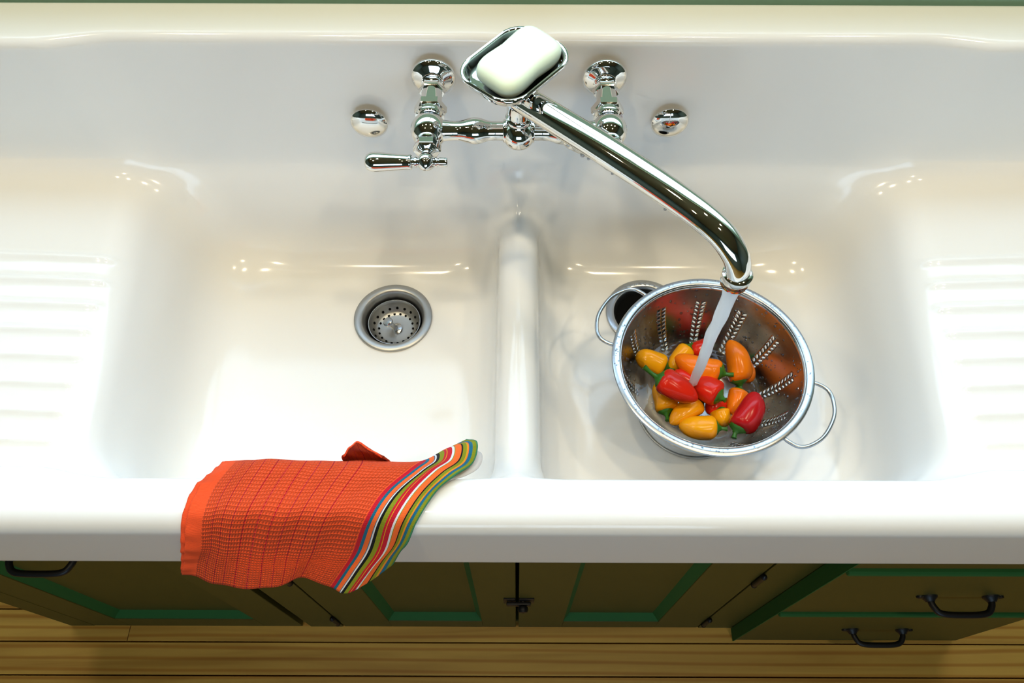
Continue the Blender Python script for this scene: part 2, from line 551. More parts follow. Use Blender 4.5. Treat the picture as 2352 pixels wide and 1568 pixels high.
sink = empty('kitchen_sink', (0, -.2, .69))
tag(sink, 'white enamel double bowl sink with ribbed drainboards and tall backsplash', 'sink')
basin = bpy.data.objects.new('basin', me); C.objects.link(basin); parent_to(basin, sink)

for k, (dx, dy) in enumerate(DRAINS):
    z = .7125
    g = G().lathe([(-.03, .0410), (-.012, .0415), (-.003, .0435), (.0010, .0452), (.0026, .0470), (.0032, .0500), (.0032, .0555), (.0020, .0572), (-.0015, .0574)], (dx, dy, z), (0, 0, 1), 64, cap=False)
    g.lathe([(-.060, .0395), (-.045, .0405), (-.030, .0410)], (dx, dy, z), (0, 0, 1), 64, cap=False)
    fl = g.build('drain_flange', M['drain'] if k == 0 else M['steel_pol'], sink)
    if k == 0:
        G().lathe([(-.060, .0), (-.060, .0396)], (dx, dy, z), (0, 0, 1), 48, cap=False).build('drain_throat', M['dark_hole'], sink)  # black disc in place of the shade down the pipe
    else:
        G().lathe([(-.026, .0), (-.018, .014), (-.014, .030), (-.012, .0438)], (dx, dy, z), (0, 0, 1), 48, cap=False).build('splash_guard', M['dark_hole'], sink)
        # raised maker's lettering round the back of the flange
        txt = 'InSinkErator'
        vv, ff = [], []
        for i, ch in enumerate(txt):
            cu = bpy.data.curves.new('t', 'FONT'); cu.body = ch; cu.size = .0085; cu.align_x = 'CENTER'; cu.extrude = .0004; cu.resolution_u = 2
            to = bpy.data.objects.new('t', cu); C.objects.link(to)
            dg = bpy.context.evaluated_depsgraph_get()
            tm = to.evaluated_get(dg).to_mesh()
            a = math.radians(90 + 48 - 96 * i / (len(txt) - 1))
            mtx = Matrix.Translation((dx + .0475 * math.cos(a), dy + .0475 * math.sin(a), z + .0034)) @ Matrix.Rotation(a - math.pi / 2, 4, 'Z')
            b0 = len(vv)
            vv += [tuple(mtx @ v.co) for v in tm.vertices]; ff += [tuple(b0 + j for j in p.vertices) for p in tm.polygons]
            to.to_mesh_clear() if False else None
            bpy.data.objects.remove(to); bpy.data.curves.remove(cu)
        let = mesh_obj('embossed_lettering', vv, ff, M['drain'], None, smooth=False)
        let.parent = fl
        let.matrix_parent_inverse = Matrix.Identity(4)

# basket strainer in the first bowl's drain
dx, dy = DRAINS[0]
bs = empty('basket_strainer', (dx, dy, .67))
tag(bs, 'perforated steel basket strainer with centre knob in the drain of the empty bowl', 'strainer')
zb = .680
V, F = [], []
n = 96
prof = [(.7005, .0372), (.7015, .0378), (.7015, .0386), (.7000, .0388), (.6990, .0376), (.696, .0366), (.690, .0345), (.6845, .0305), (.6822, .0275), (.6812, .0245), (.6808, .0230), (.6808, .012), (.6806, .0)]
g = G().lathe([(p[0] - zb, p[1]) for p in prof], (dx, dy, zb), (0, 0, 1), 64, cap=False)
g.build('basket', M['drain'], bs)
for r_, z_, m_, rr in ((.0258, .6815, 18, .0019), (.0328, .6875, 18, .0021)):
    for i in range(m_):
        a = 2 * math.pi * (i + (.5 if r_ > .03 else 0)) / m_
        nrm = Vector((0, 0, 1)) if r_ < .03 else Vector((-math.cos(a) * .8, -math.sin(a) * .8, .6)).normalized()
        G().lathe([(-.0008, rr), (.0006, rr)], (dx + r_ * math.cos(a), dy + r_ * math.sin(a), z_), nrm, 10).build('drain_hole', M['dark_hole'], bs)  # black discs; the shade inside each hole is put into their colour
G().lathe([(0, .010), (.001, .0085), (.0018, .0042), (.018, .0040), (.0195, .0055), (.0215, .0074), (.0250, .0074), (.0268, .0058), (.0274, .0)], (dx, dy, .6808), (-.38, -.06, .92), 24, cap=False).build('knob', M['steel_pol'], bs)

# hole covers on the backsplash
for cx_, cz_, lb in ((-.190, .9645, 'domed chrome hole cover beside the lever handle on the backsplash'), (.191, .967, 'domed chrome hole cover beyond the running spout on the backsplash')):
    o = G().lathe([(0, .0232), (.0015, .0235), (.003, .0225), (.0055, .0185), (.0075, .0125), (.0085, .006), (.0087, 0)], (cx_, 0.0, cz_), (0, -1, 0), 40, cap=False).build('hole_cover', M['chrome'])
    tag(o, lb, 'hole cover', 'chrome hole covers on the backsplash')

# ------------------------------------------------------------------ faucet
FZ = 1.038
fa = empty('wall_faucet', (0, 0, FZ))
tag(fa, 'polished bridge faucet with long spout and soap dish mounted on the backsplash', 'faucet')
CH = M['chrome']
BY = -.088
for s in (-1, 1):
    X = .1015 * s
    G().lathe([(0, .0262), (.0015, .0265), (.004, .0255), (.007, .021), (.009, .0150), (.010, .0135)], (X, 0, FZ), (0, -1, 0), 48, cap=False).build('flange', CH, fa)
    G().lathe([(.009, .0125), (.012, .0138), (.013, .0138), (.0135, .0128), (.015, .0128), (.0155, .0138), (.0165, .0138), (.017, .0128), (.0185, .0150), (.020, .0155), (.027, .0155), (.0285, .0145), (.0285, .012)], (X, 0, FZ), (0, -1, 0), 48, hexes={8, 9, 10, 11}).build('shank_nut', CH, fa, angle=25)
    G().lathe([(.028, .0122), (.050, .0122)], (X, 0, FZ), (0, -1, 0), 32).build('inlet_pipe', CH, fa)
    G().lathe([(.047, .0125), (.049, .0165), (.051, .0188), (.059, .0188), (.061, .0175), (.0615, .0155), (.0640, .0155), (.0645, .0165), (.067, .0165), (.0675, .013), (.070, .0125)], (X, 0, FZ), (0, -1, 0), 48, hexes={1, 2, 3, 4}).build('coupling_nut', CH, fa, angle=25)
    sph = [(.0205 * (1 - math.cos(t)), .0205 * math.sin(t)) for t in np.linspace(0.25, math.pi - .25, 22)]
    G().lathe(sph, (X, BY + .0205, FZ), (0, -1, 0), 48).build('valve_body', CH, fa)
    G().lathe([(.016, .0135), (.0185, .0140), (.020, .0135), (.021, .0125), (.022, .0150), (.023, .0155), (.031, .0155), (.0325, .0145), (.0335, .0115), (.0345, .0095), (.036, .0062), (.040, .0058)], (X, BY, FZ), (0, -1, 0), 48, hexes={4, 5, 6, 7}).build('bonnet', CH, fa, angle=25)
    # lever: hub ball, long tapered grip on one side, short finial on the other
    ang = 0 if s < 0 else math.radians(-38)
    d = Vector((-math.cos(ang), 0, -math.sin(ang)))
    hub = Vector((X, BY - .0475, FZ))
    G().lathe([(-.012, .0055), (-.009, .0058), (-.0075, .0078), (-.004, .0095), (0, .0102), (.004, .0092), (.0075, .0062), (.0095, .0030), (.0105, .0)], hub, (0, -1, 0), 32, cap=False).build('lever_hub', CH, fa)
    G().lathe([(.006, .0050), (.0095, .0048), (.0105, .0060), (.0120, .0060), (.0130, .0045), (.0145, .0048), (.0155, .0075), (.0170, .0085), (.0185, .0085), (.0195, .0080), (.030, .0087), (.048, .0102), (.056, .0108), (.0605, .0102), (.0645, .0084), (.0668, .0050), (.0675, 0)], hub, d, 32, cap=False).build('lever_handle', CH, fa)
    G().lathe([(.006, .0050), (.0095, .0044), (.0105, .0055), (.0120, .0055), (.0128, .0042), (.0140, .0042), (.0148, .0052), (.0215, .0052), (.0235, .0045), (.0240, 0)], hub, -d, 28, cap=False).build('finial', CH, fa)
    # half of the bridge
    prof = [(.016, .0120), (.026, .0108), (.034, .0108), (.043, .0132), (.051, .0148), (.059, .0138), (.067, .0112), (.076, .0105), (.088, .0108)]
    pr = spline(prof, 5)
    G().lathe([(float(a), float(b)) for a, b in pr], (X, BY, FZ), (-s, 0, 0), 40).build('bridge_arm', CH, fa)

sph = [(.0188 * (1 - math.cos(t)), .0188 * math.sin(t)) for t in np.linspace(0, math.pi, 28)]
g = G().lathe(sph, (0, BY - .002, FZ - .0205), (0, 0, 1), 48, cap=False)
for s in (-1, 1): g.lathe([(.010, .0130), (.0165, .0130), (.0175, .0122)], (0, BY, FZ), (s, 0, 0), 40)
g.build('centre_body', CH, fa)
G().lathe([(.012, .013), (.016, .0140), (.0175, .0152), (.021, .0152), (.0225, .0140), (.0235, .0125), (.030, .0125), (.031, .0136), (.046, .0136), (.047, .0142), (.062, .0142), (.066, .0120), (.0665, .004)], (0, BY, FZ), (0, 0, 1), 48).build('spout_post', CH, fa)
sp = [(-.004, -.088, 1.0895), (.020, -.110, 1.0915), (.050, -.1395, 1.0945), (.08, -.1675, 1.096), (.115, -.200, 1.0965), (.150, -.2325, 1.0955), (.176, -.2565, 1.0925), (.194, -.2720, 1.0850), (.2065, -.2835, 1.0730), (.2125, -.2890, 1.0600), (.2145, -.2910, 1.0480)]
sr = [.0155, .0158, .0160, .0160, .0155, .0150, .0146, .0143, .0140, .0136, .0132]
S = spline([(*p, r) for p, r in zip(sp, sr)], 6)
G().tube([p[:3] for p in S], [float(p[3]) for p in S], 40, flat=.88).build('spout', CH, fa)
G().lathe([(0, .0125), (.001, .0138), (.002, .0150), (.010, .0152), (.0115, .0146), (.0118, .0140), (.0125, .0146), (.018, .0138), (.0195, .0122), (.0195, .0095)], (.2145, -.2910, 1.052), (0, 0, -1), 48).build('aerator', CH, fa)

g = G()
for q, t_, rr in ((14, -.3, .0022), (17, -.5, .0028), (18, -.2, .0020), (22, -.6, .0018), (30, .3, .0020)):
    p = Vector([float(c) for c in S[q][:3]]); dirn = Vector((-.55 + t_ * .2, -.45, -.72)).normalized()
    prf = [(-.3 * rr, rr * .8), (.3 * rr, rr), (.9 * rr, rr * .8), (1.3 * rr, rr * .4), (1.4 * rr, 0.0001)]
    g.lathe(prf, p + dirn * (float(S[q][3]) * .93), dirn, 10, cap=False)
tag(g.build('water_drips', M['drop'], fa, angle=None), kind='stuff')

# soap dish riding on the spout post (part of the faucet), soap lying in it
DC = Vector((-.0045, -.0745, 1.118)); DA = math.radians(50)
def rrect(hx, hy, r, n=10):
    out = []
    for cx_, cy_, a0 in ((hx - r, hy - r, 0), (-hx + r, hy - r, 90), (-hx + r, -hy + r, 180), (hx - r, -hy + r, 270)):
        for k in range(n + 1):
            a = math.radians(a0 + 90 * k / n); out.append((cx_ + r * math.cos(a), cy_ + r * math.sin(a)))
    return out
Rz = Matrix.Rotation(DA, 3, 'Z')
def dish_loft(rings):
    V, F = [], []
    n = None
    for hx, hy, r, z in rings:
        pts = rrect(hx, hy, r); n = len(pts)
        V += [DC + Rz @ Vector((p[0], p[1], z)) for p in pts]
    for i in range(len(rings) - 1):
        for k in range(n): F.append((i * n + k, i * n + (k + 1) % n, (i + 1) * n + (k + 1) % n, (i + 1) * n + k))
    F.append(tuple(range(n))[::-1]); F.append(tuple((len(rings) - 1) * n + k for k in range(n)))
    return V, F
rings = [(.036, .024, .020, -.0135), (.046, .033, .024, -.0135), (.0505, .0375, .026, -.009), (.0525, .0395, .027, -.001),
         (.0545, .0415, .028, -.0012), (.0555, .0425, .028, .0005), (.0552, .0422, .028, .0026), (.0538, .0408, .027, .0036), (.0520, .0390, .027, .0030), (.0507, .0377, .026, .0010), (.0490, .0360, .025, -.0065), (.0450, .0325, .023, -.0110), (.034, .022, .018, -.0118)]
V, F = dish_loft(rings)
mesh_obj('soap_dish', V, F, CH, fa, True, 50)
# soap bar
V, F = [], []
nu, nv = 64, 32
SC = DC + Rz @ Vector((.002, -.0045, .0050)) 
tilt = Matrix.Rotation(math.radians(6), 3, 'X')
for j in range(nv + 1):
    ph = -math.pi / 2 + math.pi * j / nv
    for i in range(nu):
        th = 2 * math.pi * i / nu
        f = lambda c, e: math.copysign(abs(c) ** e, c)
        x = .0465 * f(math.cos(ph), .55) * f(math.cos(th), .45)
        y_ = .0280 * f(math.cos(ph), .55) * f(math.sin(th), .45)
        z_ = .0150 * f(math.sin(ph), .75)
        waist = 1 - .09 * math.exp(-(x / .02) ** 2)
        z_ *= 1 - .10 * math.exp(-(x / .022) ** 2)
        V.append(SC + Rz @ (tilt @ Vector((x, y_ * waist, z_))))
for j in range(nv):
    for i in range(nu): F.append((j * nu + i, j * nu + (i + 1) % nu, (j + 1) * nu + (i + 1) % nu, (j + 1) * nu + i))
tag(mesh_obj('soap_bar', V, F, M['soap']), 'pale green bar of soap lying in the metal soap dish', 'soap')

# ------------------------------------------------------------------ colander
CX, CY, CB = .2377, -.2784, .7135
co = empty('colander', (CX, CY, CB))
tag(co, 'stainless steel footed colander with wire handles holding peppers under the tap', 'colander')
bowlp = spline([(0.001, .728), (.04, .7285), (.058, .735), (.075, .750), (.088, .768), (.098, .788), (.105, .810), (.110, .832), (.112, .846)], 12)
bowlp = np.array(bowlp)
arc = np.concatenate([[0], np.cumsum(np.linalg.norm(np.diff(bowlp, axis=0), axis=1))])
def prof_at(s): return np.interp(s, arc, bowlp[:, 0]), np.interp(s, arc, bowlp[:, 1])
SL = arc[-1]
s_start = np.interp(.752, bowlp[:, 1], arc); s_end = np.interp(.818, bowlp[:, 1], arc)
NR = 11
srows = list(np.linspace(0.004, s_start, 12)) + list(np.linspace(s_start, s_end, NR + 1)[1:]) + list(np.linspace(s_end, SL, 5)[1:])
r_slot = range(11, 11 + NR)
SEC = 12
tcols, slotcol = [], {}
for k in range(SEC):
    a0 = 360 * k / SEC - 7
    for j, w in enumerate((0, 4.4, 8.8, 12.1, 15.4, 18.7, 22.0, 25.3, 27.7)):
        if j in (0, 1): slotcol[len(tcols)] = 1 if j == 0 else -1
        tcols.append(math.radians(a0 + w))
NT = len(tcols)
V, F = [], []
def pt(th, s):
    r, z = prof_at(s); return (CX + r * math.cos(th), CY + r * math.sin(th), z)
for s_ in srows:
    for th in tcols: V.append(pt(th, s_))
for i in range(len(srows) - 1):
    for k in range(NT):
        k2 = (k + 1) % NT
        q = (i * NT + k, i * NT + k2, (i + 1) * NT + k2, (i + 1) * NT + k)
        if i in r_slot and k in slotcol:
            t0, t1 = tcols[k], tcols[k2]; s0, s1 = srows[i], srows[i + 1]
            sm = (s0 + s1) / 2; rm = prof_at(sm)[0]; tm = (t0 + t1) / 2
            base = len(V); m_ = 12
            tl = slotcol[k] * math.radians(48)
            for j in range(m_):
                a = 2 * math.pi * j / m_ + math.radians(225)
                # long axis tilted from the meridian
                ex, ey = .00098 * math.cos(a), .0029 * math.sin(a)
                # rotate so that index order keeps facing the corners
                ca, sa = math.cos(a), math.sin(a)
                ux, uy = -math.sin(tl), math.cos(tl)
                c_ = (ca * ux + sa * uy); s__ = (ca * uy - sa * ux)
                R_ = 1 / math.sqrt((c_ / .0031) ** 2 + (s__ / .00115) ** 2)
                V.append(pt(tm + R_ * ca / rm, sm + R_ * sa))
            for side in range(4):
                c0, c1 = q[side], q[(side + 1) % 4]
                i0 = side * 3
                F.append((c0, c1, base + (i0 + 2) % m_, base + (i0 + 1) % m_))
                F.append((c0, base + (i0 + 1) % m_, base + i0))
                F.append((c1, base + (i0 + 3) % m_, base + (i0 + 2) % m_))
        else:
            F.append(q)
F.append(tuple(range(NT))[::-1])
cb = mesh_obj('bowl', V, F, M['steel'], co, True)
md = cb.modifiers.new('sheet', 'SOLIDIFY'); md.thickness = .0007; md.offset = 0
G().lathe([(.8445, .1115), (.8465, .1125), (.8478, .1145), (.8478, .1200), (.8470, .1222), (.8452, .1230), (.8432, .1222), (.8425, .1205), (.8430, .1190), (.8440, .1160), (.8435, .1122)], (CX, CY, 0), (0, 0, 1), 96, cap=False).build('rim', M['steel_pol'], co)
G().lathe([(.7360, .0600), (.7300, .0640), (.7220, .0695), (.7165, .0728), (.7150, .0736), (.7150, .0723), (.7220, .0683), (.7300, .0628), (.7350, .0590)], (CX, CY, 0), (0, 0, 1), 72, cap=False).build('foot', M['steel_pol'], co)
G().tube([(CX + .0742 * math.cos(a), CY + .0742 * math.sin(a), .7155) for a in np.linspace(0, 2 * math.pi, 72, endpoint=False)], .0018, 10, closed=True).build('foot_wire', M['drain'], co)  # dark wire; its darker steel also carries the foot's contact shadow
for am in (math.radians(147), math.radians(-33)):
    hw = math.radians(21)
    pts = []
    def pol(r, a, z=.8415): return (CX + r * math.cos(a), CY + r * math.sin(a), z)
    ctl = [pol(.1165, am - hw * 1.0), pol(.128, am - hw * .97), pol(.140, am - hw * .86), pol(.1475, am - hw * .62), pol(.1525, am - hw * .25, .842), pol(.1525, am + hw * .25, .842), pol(.1475, am + hw * .62), pol(.140, am + hw * .86), pol(.128, am + hw * .97), pol(.1165, am + hw * 1.0)]
    G().tube(spline(ctl, 6), .0024, 12).build('handle', M['steel_pol'], co)

# water beads on the steel (too many to count)
g = G()
rs = random.Random(3)
def bead(g, c, nrm, r, sq=.5):
    g_prof = [(-.02 * r, r), (.25 * r * sq * 2, .9 * r), (.45 * r * sq * 2, .65 * r), (.56 * r * sq * 2, .3 * r), (.58 * r * sq * 2, .02 * r)]
    g.lathe(g_prof, c, nrm, 8, cap=False)
for i in range(420):
    th = rs.uniform(math.radians(-50), math.radians(215)); s_ = SL * rs.uniform(.52, .99)
    r, z = prof_at(s_); r2, z2 = prof_at(s_ - .001)
    nrm = Vector((-(z - z2) * math.cos(th), -(z - z2) * math.sin(th), (r - r2))).normalized()
    p = Vector((CX + r * math.cos(th), CY + r * math.sin(th), z)) + nrm * .0004
    bead(g, p, nrm, rs.choice([.0008, .001, .0013, .0017, .0022]))
for i in range(110):
    th = rs.uniform(0, 2 * math.pi)
    bead(g, Vector((CX + rs.uniform(.1145, .1205) * math.cos(th), CY + rs.uniform(.1145, .1205) * math.sin(th), .8478)), Vector((0, 0, 1)), rs.choice([.0006, .0009, .0012]))
o = g.build('water_beads', M['drop'], co, angle=None)
tag(o, kind='stuff')

# puddle of foaming water in the bottom of the colander
V, F = [], []
nr, na = 26, 96
for i in range(nr + 1):
    for k in range(na):
        r = .0825 * i / nr; a = 2 * math.pi * k / na
        rip = .0011 * math.sin(r * 420 + 3 * math.sin(a * 3)) * math.sin(a * 5 + r * 160) + .0006 * math.sin(a * 11 + r * 300)
        V.append((CX + r * math.cos(a), CY + r * math.sin(a), .7605 + rip * (1 - (i / nr) ** 8)))
for i in range(nr):
    for k in range(na): F.append((i * na + k, i * na + (k + 1) % na, (i + 1) * na + (k + 1) % na, (i + 1) * na + k))
cw = mesh_obj('colander_water', V, F, M['pool'])
tag(cw, 'shallow rippling water around the peppers inside the colander', 'water')
g = G()
for i in range(150):
    a = rs.uniform(0, 2 * math.pi); r = rs.choice([rs.uniform(.055, .081), rs.uniform(.0, .08)])
    bead(g, Vector((CX + r * math.cos(a), CY + r * math.sin(a), .7605)), Vector((0, 0, 1)), rs.choice([.0009, .0013, .0018, .0024]), .9)
o = g.build('bubbles', M['drop'], cw, angle=None); tag(o, kind='stuff')

# ------------------------------------------------------------------ peppers
PEP = [
 # skin, stem end, tip, radius, blunt, stem (len, dir offset) , label
 ('p_yellow', (.1957, -.2504, .777), (.1560, -.2345, .786), .0138, .8, .010, 'yellow pepper lying highest against the colander wall, near the wire handle over the drain'),
 ('p_yellow', (.2301, -.2169, .776), (.2002, -.2516, .770), .0115, .7, .006, 'slim yellow pepper tucked behind the orange pepper the stream hits'),
 ('p_red', (.2591, -.2140, .772), (.2308, -.2210, .770), .0115, .9, .005, 'red pepper furthest back, mostly hidden behind the water stream'),
 ('p_orange', (.2636, -.2703, .799), (.2041, -.2435, .794), .0158, .55, .013, 'long orange pepper lying right across the falling water stream'),
 ('p_orange', (.2855, -.2800, .788), (.2757, -.2236, .806), .0148, .6, .008, 'big orange pepper standing upright against the back of the colander'),
 ('p_orange', (.2980, -.2360, .770), (.3035, -.2700, .776), .0112, .8, .006, 'small orange pepper peeking out behind the upright orange pepper'),
 ('p_red', (.1745, -.2840, .815), (.2245, -.3110, .806), .0160, .38, .021, 'bright red pepper on top of the pile with a long green stem'),
 ('p_red', (.2310, -.2835, .787), (.2010, -.2640, .793), .0112, .7, .004, 'red pepper under the end of the stream, between orange and red peppers'),
 ('p_red', (.2550, -.3045, .799), (.2250, -.2790, .792), .0160, .7, .007, 'short red pepper showing its green cap to the camera'),
 ('p_red', (.2680, -.2960, .772), (.2430, -.3110, .770), .0115, .8, .004, 'red pepper at the bottom, beneath the short red one'),
 ('p_orange', (.2855, -.2835, .783), (.2735, -.3180, .778), .0128, .8, .010, 'orange pepper resting against the dark red pepper'),
 ('p_dark', (.2698, -.3471, .793), (.3010, -.2989, .803), .0158, .75, .010, 'dark red pepper leaning on the colander wall, cap downwards'),
 ('p_yellow', (.1895, -.3155, .776), (.1815, -.2740, .780), .0140, .7, .010, 'yellow pepper under the bright red one, green cap toward the rim'),
 ('p_yellow', (.2360, -.3005, .777), (.1925, -.3310, .778), .0130, .55, .004, 'plain yellow pepper without visible cap below the bright red one'),
 ('p_yellow', (.2520, -.3385, .782), (.2020, -.3355, .782), .0145, .6, .011, 'glossy yellow pepper nearest the front rim of the colander'),
 ('p_yellow', (.2590, -.3080, .776), (.2630, -.3320, .770), .0118, .9, .004, 'small stubby yellow pepper between the front one and the dark red one'),
]
def make_pepper(skin, A, B, R, blunt, stem, label, seed):
    rs = random.Random(seed)
    A, B = Vector(A), Vector(B)
    R = R * 1.08
    ax = (B - A); L = ax.length; ax.normalize()
    e = empty('pepper', ((A + B) / 2 - Vector((0, 0, R))))
    tag(e, label, 'pepper', 'small sweet peppers in the colander')
    up = Vector((0, 0, 1)); u = ax.cross(up).normalized(); w = u.cross(ax)
    bend = rs.uniform(-.08, .08) * L
    n, m_ = 28, 30
    V, F = [], []
    lob = rs.uniform(0, 6); nl = 3
    for i in range(m_ + 1):
        t = i / m_
        # profile: shoulder near the stem, taper to the tip
        tt = t * (1 + 0)
        if t < .22: r = math.sqrt(max(0, 1 - ((.22 - t) / .22) ** 2.2)) * (.92 + .08 * t / .22)
        else:
            q = (t - .22) / .78
            r = (1 - q ** (2.3 + blunt * 2.0)) ** (.50 + .32 * (1 - blunt)) * (1 - .18 * (1 - blunt) * q)
        dim = -.05 * L if t == 0 else 0
        c = A + ax * (t * L - (0.0 if t > .1 else 0)) + w * (math.sin(t * math.pi) * bend * .5) + u * (math.sin(t * math.pi) * bend)
        if t < .12: c = c + ax * (.06 * L * (1 - t / .12) ** 2)
        for k in range(n):
            a = 2 * math.pi * k / n
            rr = R * max(r, .0) * (1 + .045 * math.cos(nl * a + lob) * (1 - t * .6) + .02 * math.sin(5 * a + 7 * t + lob))
            V.append(c + (u * math.cos(a) + w * math.sin(a)) * rr)
    for i in range(m_):
        for k in range(n): F.append((i * n + k, i * n + (k + 1) % n, (i + 1) * n + (k + 1) % n, (i + 1) * n + k))
    mesh_obj('skin', V, F, M[skin], e, True)
    # calyx cap and stem
    c0 = A + ax * (.045 * L)
    g = G()
    V, F = [], []
    n2 = 20
    for i, (d, rr) in enumerate(((.0045, .74), (.0008, .68), (-.0015, .48), (-.0034, .27), (-.0055, .20))):
        for k in range(n2):
            a = 2 * math.pi * k / n2
            star = 1 + (.16 * math.cos(5 * a + lob) if i == 0 else 0)
            V.append(c0 + ax * (d - (.001 * math.cos(5 * a + lob) if i == 0 else 0)) + (u * math.cos(a) + w * math.sin(a)) * R * rr * star * .95)
    for i in range(4):
        for k in range(n2): F.append((i * n2 + k, i * n2 + (k + 1) % n2, (i + 1) * n2 + (k + 1) % n2, (i + 1) * n2 + k))
    mesh_obj('calyx', V, F, M['stem'], e, True)
    curve = w * rs.uniform(.1, .4) + u * rs.uniform(-.4, .4)
    pts = [c0 - ax * .002, c0 - ax * (.002 + stem * .5) + curve * stem * .15, c0 - ax * (.002 + stem) + curve * stem * .5]
    S = spline(pts, 4)
    G().tube(S, [R * .2 - (R * .05) * math.sin(i / (len(S) - 1) * math.pi) for i in range(len(S))], 10).build('stem', M['stem'], e)
for i, p in enumerate(PEP): make_pepper(*p, seed=i + 11)

# ------------------------------------------------------------------ running water
V, F = [], []
n, m_ = 24, 60
top = Vector((.2145, -.2910, 1.034)); bot = Vector((.2200, -.2890, .8085))
for i in range(m_ + 1):
    t = i / m_
    c = top.lerp(bot, t) + Vector((.0012 * math.sin(t * 9), .0010 * math.sin(t * 7 + 1), 0))
    r = (.0086 - .0030 * t ** .6) * (1 + .04 * math.sin(t * 31))
    for k in range(n):
        a = 2 * math.pi * k / n
        rr = r * (1 + .10 * math.sin(3 * a + t * 14) * t + .05 * math.sin(5 * a - t * 26))
        V.append((c.x + rr * math.cos(a), c.y + rr * math.sin(a), c.z))
for i in range(m_):
    for k in range(n): F.append((i * n + k, i * n + (k + 1) % n, (i + 1) * n + (k + 1) % n, (i + 1) * n + k))
F.append(tuple(range(n))[::-1]); F.append(tuple(m_ * n + k for k in range(n)))
tag(mesh_obj('water_stream', V, F, M['stream']), 'white stream of running water falling from the spout into the colander', 'water')

# ------------------------------------------------------------------ towel
def towel_mat():
    m, nt, b = newmat('waffle_towel')
    uv = nt.nodes.new('ShaderNodeUVMap'); uv.uv_map = 'cloth'
    sx = nt.nodes.new('ShaderNodeSeparateXYZ'); nt.links.new(uv.outputs[0], sx.inputs[0])
    # stripe ramp over u (0 = hemmed edge, 1 = striped edge)
    OR = (.90, .095, .025); CR = (.55, .012, .03); BL = (.012, .14, .24); WH = (.75, .75, .80); BK = (.006, .008, .010); GR = (.24, .27, .015); YE = (.70, .34, .015); OS = (.90, .15, .03)
    edges = [(0.0, OR)]
    for k in range(12):
        p = .105 + k * .0505
        if p < .70: edges += [(p, CR if k % 2 else (.62, .03, .04)), (p + .0032, OR)]
    st = [(.715, CR), (.735, BL), (.752, OS), (.775, BL), (.779, WH), (.786, BK), (.803, GR), (.828, CR), (.838, YE), (.842, CR), (.866, WH), (.878, GR), (.882, OS), (.912, BK), (.919, GR), (.938, YE), (.948, OS), (.953, BL), (.972, GR), (.99, (.05, .25, .12))]
    edges += st
    def ramp(part):
        r = nt.nodes.new('ShaderNodeValToRGB'); cr = r.color_ramp; cr.interpolation = 'CONSTANT'
        cr.elements[0].position = part[0][0]; cr.elements[0].color = (*part[0][1], 1)
        cr.elements.remove(cr.elements[1])
        for p, c in part[1:]:
            e = cr.elements.new(p); e.color = (*c, 1)
        nt.links.new(sx.outputs[0], r.inputs[0]); return r
    ra = ramp(edges[:25]); rb = ramp([(0.0, OR)] + st)
    gt = nt.nodes.new('ShaderNodeMath'); gt.operation = 'GREATER_THAN'; gt.inputs[1].default_value = .7145
    nt.links.new(sx.outputs[0], gt.inputs[0])
    mx = nt.nodes.new('ShaderNodeMix'); mx.data_type = 'RGBA'
    nt.links.new(gt.outputs[0], mx.inputs[0]); nt.links.new(ra.outputs[0], mx.inputs[6]); nt.links.new(rb.outputs[0], mx.inputs[7])
    # waffle relief: product of two sine grids, only on the orange field
    def sine(out, freq):
        a = nt.nodes.new('ShaderNodeMath'); a.operation = 'MULTIPLY'; a.inputs[1].default_value = freq
        s = nt.nodes.new('ShaderNodeMath'); s.operation = 'SINE'
        ab = nt.nodes.new('ShaderNodeMath'); ab.operation = 'ABSOLUTE'
        nt.links.new(out, a.inputs[0]); nt.links.new(a.outputs[0], s.inputs[0]); nt.links.new(s.outputs[0], ab.inputs[0]); return ab
    a = sine(sx.outputs[0], math.pi * 82); c = sine(sx.outputs[1], math.pi * 62)
    mn = nt.nodes.new('ShaderNodeMath'); mn.operation = 'MINIMUM'
    nt.links.new(a.outputs[0], mn.inputs[0]); nt.links.new(c.outputs[0], mn.inputs[1])
    inv = nt.nodes.new('ShaderNodeMath'); inv.operation = 'SUBTRACT'; inv.inputs[0].default_value = 1.0
    nt.links.new(mn.outputs[0], inv.inputs[1])
    hem = nt.nodes.new('ShaderNodeMath'); hem.operation = 'GREATER_THAN'; hem.inputs[1].default_value = .055
    nt.links.new(sx.outputs[0], hem.inputs[0])
    fld = nt.nodes.new('ShaderNodeMath'); fld.operation = 'SUBTRACT'; nt.links.new(hem.outputs[0], fld.inputs[0]); nt.links.new(gt.outputs[0], fld.inputs[1])
    hh = nt.nodes.new('ShaderNodeMath'); hh.operation = 'MULTIPLY'; nt.links.new(inv.outputs[0], hh.inputs[0]); nt.links.new(fld.outputs[0], hh.inputs[1])
    tw = sine(sx.outputs[1], math.pi * 260)
    t2 = nt.nodes.new('ShaderNodeMath'); t2.operation = 'MULTIPLY_ADD'; t2.inputs[1].default_value = .12
    nt.links.new(tw.outputs[0], t2.inputs[0]); nt.links.new(hh.outputs[0], t2.inputs[2])
    bp = nt.nodes.new('ShaderNodeBump'); bp.inputs['Strength'].default_value = .85; bp.inputs['Distance'].default_value = .0022
    nt.links.new(t2.outputs[0], bp.inputs['Height']); nt.links.new(bp.outputs['Normal'], b.inputs['Normal'])
    nt.links.new(mx.outputs[2], b.inputs['Base Color'])
    b.inputs['Roughness'].default_value = .9
    b.inputs['Specular IOR Level'].default_value = .15
    b.inputs['Sheen Weight'].default_value = .05
    return m
M['towel'] = towel_mat()
M['towel_back'] = mat('towel_underside', (.72, .70, .70), .9)
TU = [0.0, .055, .22, .40, .58, .715, .86, 1.0]
